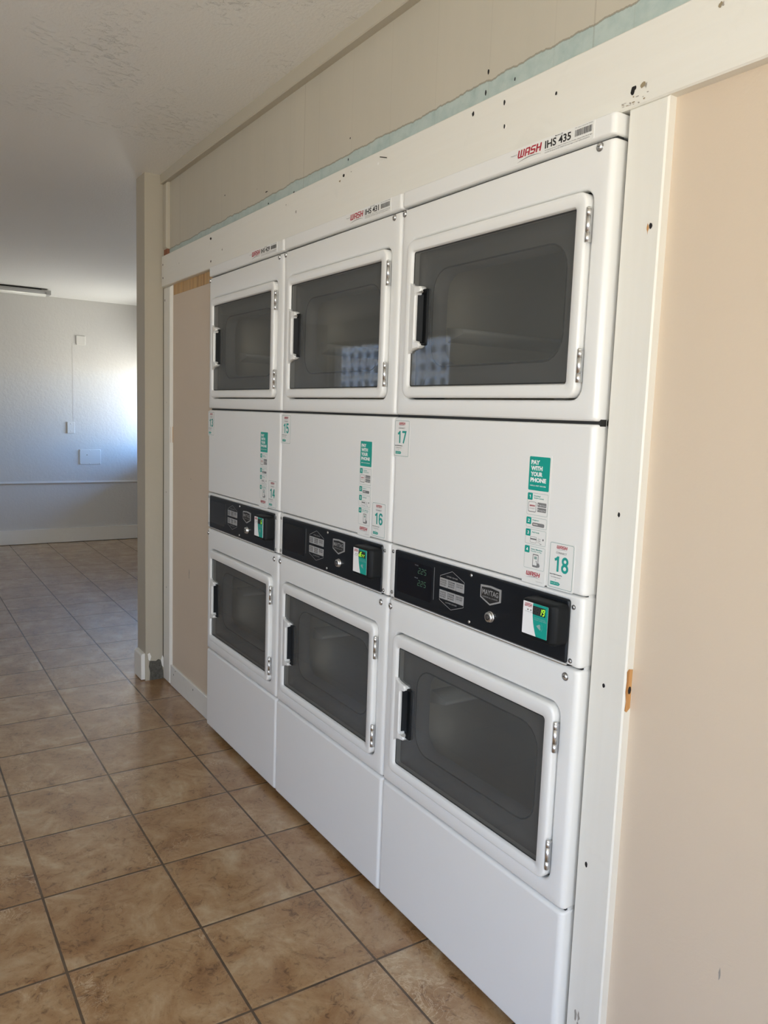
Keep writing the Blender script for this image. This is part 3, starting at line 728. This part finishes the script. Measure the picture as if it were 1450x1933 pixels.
# pier where the dryer wall ends: partition running away behind it
m = MB(); PX0, PX1, PY = -.835, -.70, -.056
m.box(PX0, PX1, PY, YN + .15, ZF, 2.45, 'pillar')
cpts = [(-.036, ZF), (-.034, .02), (-.040, .05), (-.036, .079), (-.005, .074), (.008, .082), (.02, .076), (.026, .05), (.032, .02), (.034, ZF)]
bb = m.add([(PX1 + .0006, y, z) for y, z in cpts]); m.face(list(range(bb, bb + len(cpts))), 'concrete')
for pts in ([(.020, .075), (.028, .10), (.034, .085), (.034, .035), (.026, .045)], [(-.046, .115), (-.036, .12), (-.028, .10), (-.034, .078), (-.042, .085)]):
    bb = m.add([(PX1 + .0012, y, z) for y, z in pts]); m.face(list(range(bb, bb + len(pts))), 'chip')
bb = m.add([(PX1 + .0005, y, z) for y, z in [(.0300, .08), (.0340, .08), (.0335, .6), (.0350, 1.2), (.0335, 1.9), (.0310, 1.9), (.0318, 1.2), (.0295, .6)]]); m.face(list(range(bb, bb + 8)), 'gap')  # dark line down the joint of wall end and post
structure(m.build('wall_partition'), 'cream painted wall end beside the dryer wall with a broken plaster patch at its foot', 'wall')
m = MB(); m.box(XW - .15, XW, YS - .2, YN + .15, ZF, 2.5, 'backwall'); m.box(XW, XW + .0012, .488, .532, 1.15, 1.92, 'backwall')
structure(m.build('wall_west'), 'far wall with pale rough paint lit from the side', 'wall')

def wall_with_hole(name, axis, at, th, a0, a1, z0, z1, holes, key):
    """wall in the plane axis=at with rectangular openings [(a, b, zlo, zhi)] along the other axis"""
    m = MB()
    def bx(p0, p1, q0, q1):
        if p1 - p0 < 1e-4 or q1 - q0 < 1e-4: return
        if axis == 'y': m.box(p0, p1, min(at, at + th), max(at, at + th), q0, q1, key)
        else: m.box(min(at, at + th), max(at, at + th), p0, p1, q0, q1, key)
    p = a0
    for (u0, u1, w0, w1) in holes:
        bx(p, u0, z0, z1); bx(u0, u1, z0, w0); bx(u0, u1, w1, z1); p = u1
    bx(p, a1, z0, z1); return m.build(name)
structure(wall_with_hole('wall_south', 'y', YS, -.15, XW, XE, ZF, 2.5, [(-4.97, -2.7, 1.50, 2.14), (2.1, 4.3, .85, 2.10)], 'backwall'), 'plain pale wall with two windows behind the camera', 'wall')
structure(wall_with_hole('wall_east', 'x', XE, .15, YS, 1.2, ZF, 2.5, [(-2.8, -.75, ZF, 2.1)], 'backwall'), 'plain pale wall with a wide glazed entrance', 'wall')
structure(wall_with_hole('wall_bay', 'y', YN, .15, XW, PX0, ZF, 2.5, [(-4.97, -4.0, .86, 1.74)], 'backwall'), 'wall of the far bay with a window beside the far wall', 'wall')
m = MB(); m.box(-.70, XE, 1.0, 1.1, ZF, 2.45, 'inside')
structure(m.build('wall_alcove'), 'plain wall behind the dryers', 'wall')

def window(name, axis, at, a0, a1, z0, z1, nv, nh, pane, label, cat='window'):
    fr = MB(); t = .025
    def bx(mb, p0, p1, q0, q1, d0, d1, key):
        if axis == 'y': mb.box(p0, p1, at + d0, at + d1, q0, q1, key)
        else: mb.box(at + d0, at + d1, p0, p1, q0, q1, key)
    bx(fr, a0, a1, z0, z0 + .05, -t, t, 'frame'); bx(fr, a0, a1, z1 - .05, z1, -t, t, 'frame'); bx(fr, a0, a0 + .05, z0, z1, -t, t, 'frame'); bx(fr, a1 - .05, a1, z0, z1, -t, t, 'frame')
    for i in range(1, nv): x = a0 + (a1 - a0) * i / nv; bx(fr, x - .02, x + .02, z0, z1, -t, t, 'frame')
    for i in range(1, nh): z = z0 + (z1 - z0) * i / nh; bx(fr, a0, a1, z - .015, z + .015, -t, t, 'frame')
    o = structure(fr.build(name), label, cat)
    g_ = MB(); bx(g_, a0 + .04, a1 - .04, z0 + .04, z1 - .04, -.003, .003, pane); g_.build('window_pane', o); return o
m = MB(); m.box(-5.4, -2.6, YN + .15, YN + 1.30, 1.80, 1.86, 'rubber'); structure(m.build('wall_bay_sky_blocker'), 'unseen overhang added outside the bay window to block high sky', 'overhang')  # added unseen slab, keeps high sky light off the far floor
window('window_1', 'y', YN + .07, -4.97, -4.0, .86, 1.74, 2, 1, 'pane', 'window of the far bay lighting the far wall')
window('window_2', 'y', YS - .07, 2.1, 4.3, .85, 2.10, 3, 1, 'pane', 'wide window facing the dryers')
window('window_3', 'y', YS - .07, -4.97, -2.7, 1.50, 2.14, 2, 1, 'pane_dark', 'tinted window facing the building opposite')
window('door_1', 'x', XE + .07, -2.8, -.75, ZF, 2.1, 2, 1, 'pane', 'glazed double entrance door', 'door')

# ------------------------------------------------------------------ boards and trims
HZ0, HZ1, HY = 1.901, 2.041, .020
def cham_board(mb, x0, x1, z0, z1, yf, yb, key, e=.004, cut=0.):
    L = [[(x1, yb, z1), (x0, yb, z1), (x0, yb, z0), (x1, yb, z0)], [(x1, yf + e, z1), (x0, yf + e, z1), (x0, yf + e, z0), (x1, yf + e, z0)], [(x1 - e, yf, z1 - e), (x0 + e, yf, z1 - e), (x0 + e, yf, z0 + e), (x1 - e, yf, z0 + e)]]
    mb.rings(L, key, smooth=False)
m = MB(); cham_board(m, -.688, XE - .01, HZ0, HZ1, HY, YW, 'wood_h', .003)
marks(m, [(1.723, 2.014, .0035, .006, 'hole'), (1.617, 2.021, .0045, .006, 'hole'), (1.727, 1.964, .003, .005, 'hole'), (1.732, 1.963, .003, .004, 'chip'), (1.031, 2.019, .006, .005, 'hole'), (1.073, 2.020, .004, .003, 'scuff'), (1.010, 2.009, .006, .004, 'scar'), (1.217, 2.008, .004, .004, 'chip'), (1.879, 1.985, .003, .004, 'hole'), (2.074, 1.930, .005, .009, 'hole'), (2.078, 1.934, .004, .004, 'hole'), (2.096, 1.933, .006, .006, 'scar'), (2.102, 1.931, .003, .006, 'scuff'), (2.241, 2.010, .004, .007, 'scar'), (2.246, 2.008, .003, .005, 'scuff'), (-.040, 2.017, .010, .005, 'hole'), (-.666, 2.000, .005, .005, 'hole'), (-.432, 1.974, .004, .005, 'scuff'), (-.037, 1.928, .005, .005, 'hole'), (-.664, 1.939, .005, .005, 'hole'), (.086, 1.955, .004, .006, 'scuff'), (.726, 1.976, .003, .006, 'scuff'), (.652, 2.012, .003, .003, 'scuff')] +
      [(2.045 + .075 * random.random(), HZ0 + .004 + .014 * random.random(), .0015 + .003 * random.random(), .0008 + .001 * random.random(), random.choice(('scuff', 'scar', 'scuff2'))) for i in range(16)] + [(2.33 + .07 * random.random(), HZ0 + .004 + .014 * random.random(), .002 + .006 * random.random(), .001 + .0015 * random.random(), 'scuff2') for i in range(9)], HY - .0003)
structure(m.build('trim_1'), 'white painted header board with nail holes above the dryers', 'trim')
m = MB(); cham_board(m, 2.066, 2.152, ZF, HZ0, .0225, YW, 'wood_v', .003)
marks(m, [(2.109, 1.167, .003, .005, 'hole'), (2.102, .831, .0035, .005, 'hole'), (2.091, .455, .0035, .006, 'hole'), (2.133, 1.686, .0035, .006, 'hole'), (2.127, 1.683, .002, .010, 'pine')] + [(2.09 + .012 * random.random(), .02 + .12 * random.random(), .003, .014, 'scuff') for i in range(7)], .0222)
# bare wood showing on the post's edge where the paint came off
ch = [(.0255, .873), (.0300, .878), (YW - .001, .876), (YW - .001, .800), (.0320, .793), (.0262, .797), (.0285, .815), (.0250, .835), (.0270, .855)]
bb = m.add([(2.1524, y, z) for y, z in ch]); m.face(list(range(bb, bb + len(ch))), 'pine')
bb = m.add([(2.1528, .036 + .0045 * math.cos(i * PI / 4), .836 + .008 * math.sin(i * PI / 4)) for i in range(8)]); m.face(list(range(bb, bb + 8)), 'hole')
structure(m.build('trim_2'), 'wide white painted post between the dryers and the beige wall', 'trim')
m = MB(); cham_board(m, -.692, -.585, ZF, HZ0, .030, YW, 'wood_v', .010)
marks(m, [(-.667, 1.838, .004, .006, 'hole'), (-.64, 1.36, .003, .003, 'scuff'), (-.645, .93, .003, .003, 'hole'), (-.642, .46, .003, .004, 'hole')], .0297)
bb = m.add([(-.5848, y, z) for y, z in [(.0405, 1.247), (.0428, 1.247), (.0428, 1.172), (.0405, 1.172)]]); m.face(list(range(bb, bb + 4)), 'pine')
bb = m.add([(x, .0335, z) for x, z in [(-.5885, 1.247), (-.5945, 1.247), (-.5945, 1.172), (-.5885, 1.172)]]); m.face(list(range(bb, bb + 4)), 'pine')
structure(m.build('trim_3'), 'narrow white post beside the cream wall end with a bare wood patch', 'trim')
m = MB(); cham_board(m, -.70, XE - .01, 2.370, 2.45, .016, YW, 'trimb', .003)
structure(m.build('trim_4'), 'flat cream board along the top of the dryer wall', 'trim')
m = MB(); cham_board(m, -.69, -.635, 2.072, 2.370, .026, YW, 'trimb', .006)
m.box(-.69, -.640, .032, YW, HZ1, 2.072, 'redwood')
structure(m.build('trim_5'), 'short cream corner strip with a broken reddish end', 'trim')
m = MB(); cham_board(m, -.590, OX0, ZF, .082, .0335, YW, 'wood_h', .003)
marks(m, [(-.512, .070, .006, .003, 'scuff'), (-.539, .045, .004, .005, 'hole'), (-.262, .058, .004, .006, 'hole')], .0331)
structure(m.build('baseboard_north'), 'white painted baseboard under the beige panel beside the dryers', 'baseboard')
m = MB(); b0 = m.add
L = [[(PX1 - .012 + dx, y, z) for (y, z) in [(PY, ZF + .004), (-.075 + .001, ZF + .004), (-.075, ZF + .008), (-.075, .105), (-.070, .114), (PY, .116)]] for dx in (-.118, .0)]
m.rings(L, 'wood_h', cap_start=True, smooth=False)
bb = m.add([(PX1 - .0118, y, z) for y, z in [(PY, ZF + .006), (-.073, ZF + .006), (-.073, .106), (-.068, .112), (PY, .113)]]); m.face(list(range(bb, bb + 5)), 'chip')
structure(m.build('baseboard_partition'), 'short broken piece of white baseboard on the cream wall end', 'baseboard')
m = MB(); m.box(XW, XW + .016, YS, YN, ZF + .004, .118, 'wood_y'); m.box(XW, XW + .006, YS, YN, ZF, ZF + .004, 'seam')
structure(m.build('baseboard_west'), 'white baseboard along the far wall', 'baseboard')
m = MB(); L = []
for y in (YS, YN): L.append([(XW, y, .557), (XW + .012, y, .562), (XW + .016, y, .570), (XW + .006, y, .582), (XW, y, .585)])
m.rings(L, 'backwall', cap_start=True, smooth=False)
structure(m.build('trim_6'), 'low painted ledge running along the far wall', 'trim')

# a staple left in the header board
m = MB(); m.cyl((1.229, HY - .003, 2.022), (1.265, HY - .005, 2.011), .0010, 'hole', 8); m.cyl((1.229, HY + .002, 2.022), (1.229, HY - .003, 2.022), .0010, 'hole', 8)
tag(m.build('staple'), 'thin dark wire staple bent out of the white header board', 'staple')

# ------------------------------------------------------------------ things on the far wall and ceiling
def plate(name, y0, y1, z0, z1, th, screws, label, dents=()):
    r = empty(name, (XW, (y0 + y1) / 2, z0)); yc = (y0 + y1) / 2
    m = MB()
    def R(e, x): return [(x, p[0] - yc, p[2] - z0) for p in rrect(y0 + e, y1 - e, z0 + e, z1 - e, .003, 0, 3)]
    m.rings([R(0, 0), R(0, th * .6), R(.003, th)], 'plate'); m.build('cover', r)
    for (y, z) in screws:
        s = MB(); s.disc((th, y - yc, z - z0), .006, 'x', .001, 'plate', 10, .002); s.build('screw', r)
    if dents:
        k = MB()
        for (y, z) in dents: k.disc((th - .0005, y - yc, z - z0), .006, 'x', .001, 'scuff', 8)
        k.build('knockout', r)
    return tag(r, label, 'cover plate')
plate('blank_cover_plate', .526, .611, 1.908, 1.996, .010, [], 'small square painted cover plate high on the far wall')
plate('switch_plate', .432, .502, 1.053, 1.164, .012, [(.467, 1.075), (.467, 1.145)], 'upright painted switch plate halfway up the far wall')
plate('access_cover', .543, .746, .747, .896, .010, [(.553, .885), (.640, .886), (.736, .885), (.553, .758), (.640, .757), (.736, .757)], 'wide painted junction box cover with screws low on the far wall', [(.613, .842)])
# raised surface raceway of paint between the plates
fx = empty('ceiling_light', (-4.62, -.55, cz(-4.62)))
m = MB(); zz = .0
m.box(-.030, .030, -.62, .70, -.016, .002, 'seam')  # dark strip painted in for the shadow gap above the housing
L = [[(-.062, y, -.014), (.062, y, -.014), (.066, y, -.030), (.050, y, -.044), (-.050, y, -.044), (-.066, y, -.030)] for y in (-.65, .765)]
m.rings(L, 'fixture', cap_start=True, smooth=False); m.build('housing', fx)
m = MB(); L = []
for y in (-.645, .735): L.append([(.050 * math.cos(a), y, -.044 - .020 * math.sin(a)) for a in [PI * i / 10 for i in range(11)]])
m.rings(L, 'diffuser', cap_start=True); m.build('diffuser', fx)
m = MB(); m.box(-.064, .064, .735, .772, -.050, -.012, 'fixture'); m.build('end_cap', fx)
tag(fx, 'long unlit fluorescent light fixture hung under the ceiling by the far wall', 'ceiling light')

# the building across the way (seen mirrored in the dryer glass)
bd = empty('outside_building', (-90, -60, -1.6))
m = MB(); m.box(-17, 34, -14, 0, 0, 15.0, 'outside_wall'); m.box(-17.6, 34.6, -14.6, .7, 15.0, 15.6, 'outside_wall')
for k in range(6): m.box(-17.15, 34.15, .0, .25, 1.9 + 2.25 * k, 2.15 + 2.25 * k, 'outside_wall')
m.build('facade', bd)
for fl in range(2, 7):
    for i in range(16):
        w = MB(); X = -15.4 + i * 2.3; Z = .35 + fl * 2.1
        w.prism([(X + .5, Z), (X + .5, Z + 1.0)] + [(X + .5 * math.cos(PI * k / 6), Z + 1.0 + .25 * math.sin(PI * k / 6)) for k in range(1, 6)] + [(X - .5, Z + 1.0), (X - .5, Z)], .06, -.05, 'outside_glass'); w.build('window', bd)
tag(bd, 'pale building with rows of arched windows, mirrored in the upper dryer glass', 'building')

# ------------------------------------------------------------------ light: sky and sunlit ground through the windows
wd = bpy.data.worlds.new('daylight'); bpy.context.scene.world = wd; wd.use_nodes = True; nt = wd.node_tree
bg = nt.nodes['Background']; tc = nt.nodes.new('ShaderNodeTexCoord'); sp = nt.nodes.new('ShaderNodeSeparateXYZ'); rp = nt.nodes.new('ShaderNodeValToRGB')
nt.links.new(tc.outputs['Generated'], sp.inputs[0])
mr = nt.nodes.new('ShaderNodeMapRange'); mr.inputs[1].default_value = -1; mr.inputs[2].default_value = 1
nt.links.new(sp.outputs[2], mr.inputs[0]); nt.links.new(mr.outputs[0], rp.inputs[0])
e = rp.color_ramp
stops = [(.0, (.92, .84, .72)), (.46, (1., .93, .82)), (.50, (.90, .89, .86)), (.57, (.80, .87, .97)), (.72, (.36, .56, .96)), (1., (.20, .40, .90))]
while len(e.elements) < len(stops): e.elements.new(.5)
for el, (p, c) in zip(e.elements, stops): el.position = p; el.color = (*c, 1)
rn = nt.nodes.new('ShaderNodeValToRGB'); nt.links.new(mr.outputs[0], rn.inputs[0])   # the northern sky, away from the sun, is a deeper blue
stops = [(.0, (.52, .50, .46)), (.45, (.60, .58, .54)), (.495, (.62, .70, .80)), (.53, (.28, .55, 1.0)), (.75, (.16, .42, 1.0)), (1., (.20, .40, .90))]
e2 = rn.color_ramp
while len(e2.elements) < len(stops): e2.elements.new(.5)
for el, (p, c) in zip(e2.elements, stops): el.position = p; el.color = (*c, 1)
my = nt.nodes.new('ShaderNodeMapRange'); my.inputs[1].default_value = .05; my.inputs[2].default_value = .35; nt.links.new(sp.outputs[1], my.inputs[0])
mc = nt.nodes.new('ShaderNodeMix'); mc.data_type = 'RGBA'; nt.links.new(my.outputs[0], mc.inputs[0]); nt.links.new(rp.outputs[0], mc.inputs[6]); nt.links.new(rn.outputs[0], mc.inputs[7])
nt.links.new(mc.outputs[2], bg.inputs[0]); ms = nt.nodes.new('ShaderNodeMath'); ms.operation = 'MULTIPLY_ADD'; nt.links.new(my.outputs[0], ms.inputs[0]); ms.inputs[1].default_value = 34; ms.inputs[2].default_value = 15; nt.links.new(ms.outputs[0], bg.inputs[1]); bg.inputs[1].default_value = 15.0
def portal(name, axis, sgn, at, a0, a1, z0, z1):
    l = bpy.data.lights.new(name, 'AREA'); l.shape = 'RECTANGLE'; l.size = a1 - a0; l.size_y = z1 - z0; l.cycles.is_portal = True
    o = bpy.data.objects.new(name, l); C.objects.link(o); mid = (a0 + a1) / 2
    o.location = (mid, at, (z0 + z1) / 2) if axis == 'y' else (at, mid, (z0 + z1) / 2)
    d = Vector((0, sgn, 0)) if axis == 'y' else Vector((sgn, 0, 0))
    o.rotation_euler = d.to_track_quat('-Z', 'Z').to_euler()
portal('window_portal', 'y', -1, YN + .02, -4.97, -4.0, .86, 1.74)
portal('window_portal', 'y', 1, YS - .02, 2.1, 4.3, .85, 2.10)
portal('window_portal', 'y', 1, YS - .02, -4.97, -2.7, 1.50, 2.14)
portal('door_portal', 'x', -1, XE + .02, -2.8, -.75, ZF, 2.1)

# ------------------------------------------------------------------ camera
yaw, pitch, roll = (math.radians(a) for a in (56.8406, -7.0606, 2.0272))
f = Vector((-math.sin(yaw) * math.cos(pitch), math.cos(yaw) * math.cos(pitch), math.sin(pitch)))
rt = Vector((math.cos(yaw), math.sin(yaw), 0)); upv = rt.cross(f)
r2 = rt * math.cos(roll) + upv * math.sin(roll); u2 = -rt * math.sin(roll) + upv * math.cos(roll)
cam = bpy.data.cameras.new('camera'); co = bpy.data.objects.new('camera', cam); C.objects.link(co)
mw = Matrix((r2, u2, -f)).transposed().to_4x4(); mw.translation = Vector((3.0898, -1.1458, 1.337)); co.matrix_world = mw
cam.sensor_fit = 'VERTICAL'; cam.sensor_height = 36; cam.lens = 36 * 1476.25 / 1933; cam.clip_start = .02
sc = bpy.context.scene; sc.camera = co
vs = sc.view_settings; vs.view_transform = 'Standard'; vs.look = 'None'; vs.gamma = 1; vs.use_curve_mapping = False; vs.exposure = -0.6
sc.cycles.max_bounces = 10; sc.cycles.diffuse_bounces = 6; sc.cycles.transparent_max_bounces = 12
sc.cycles.sample_clamp_indirect = 6; sc.cycles.caustics_reflective = False; sc.cycles.caustics_refractive = False
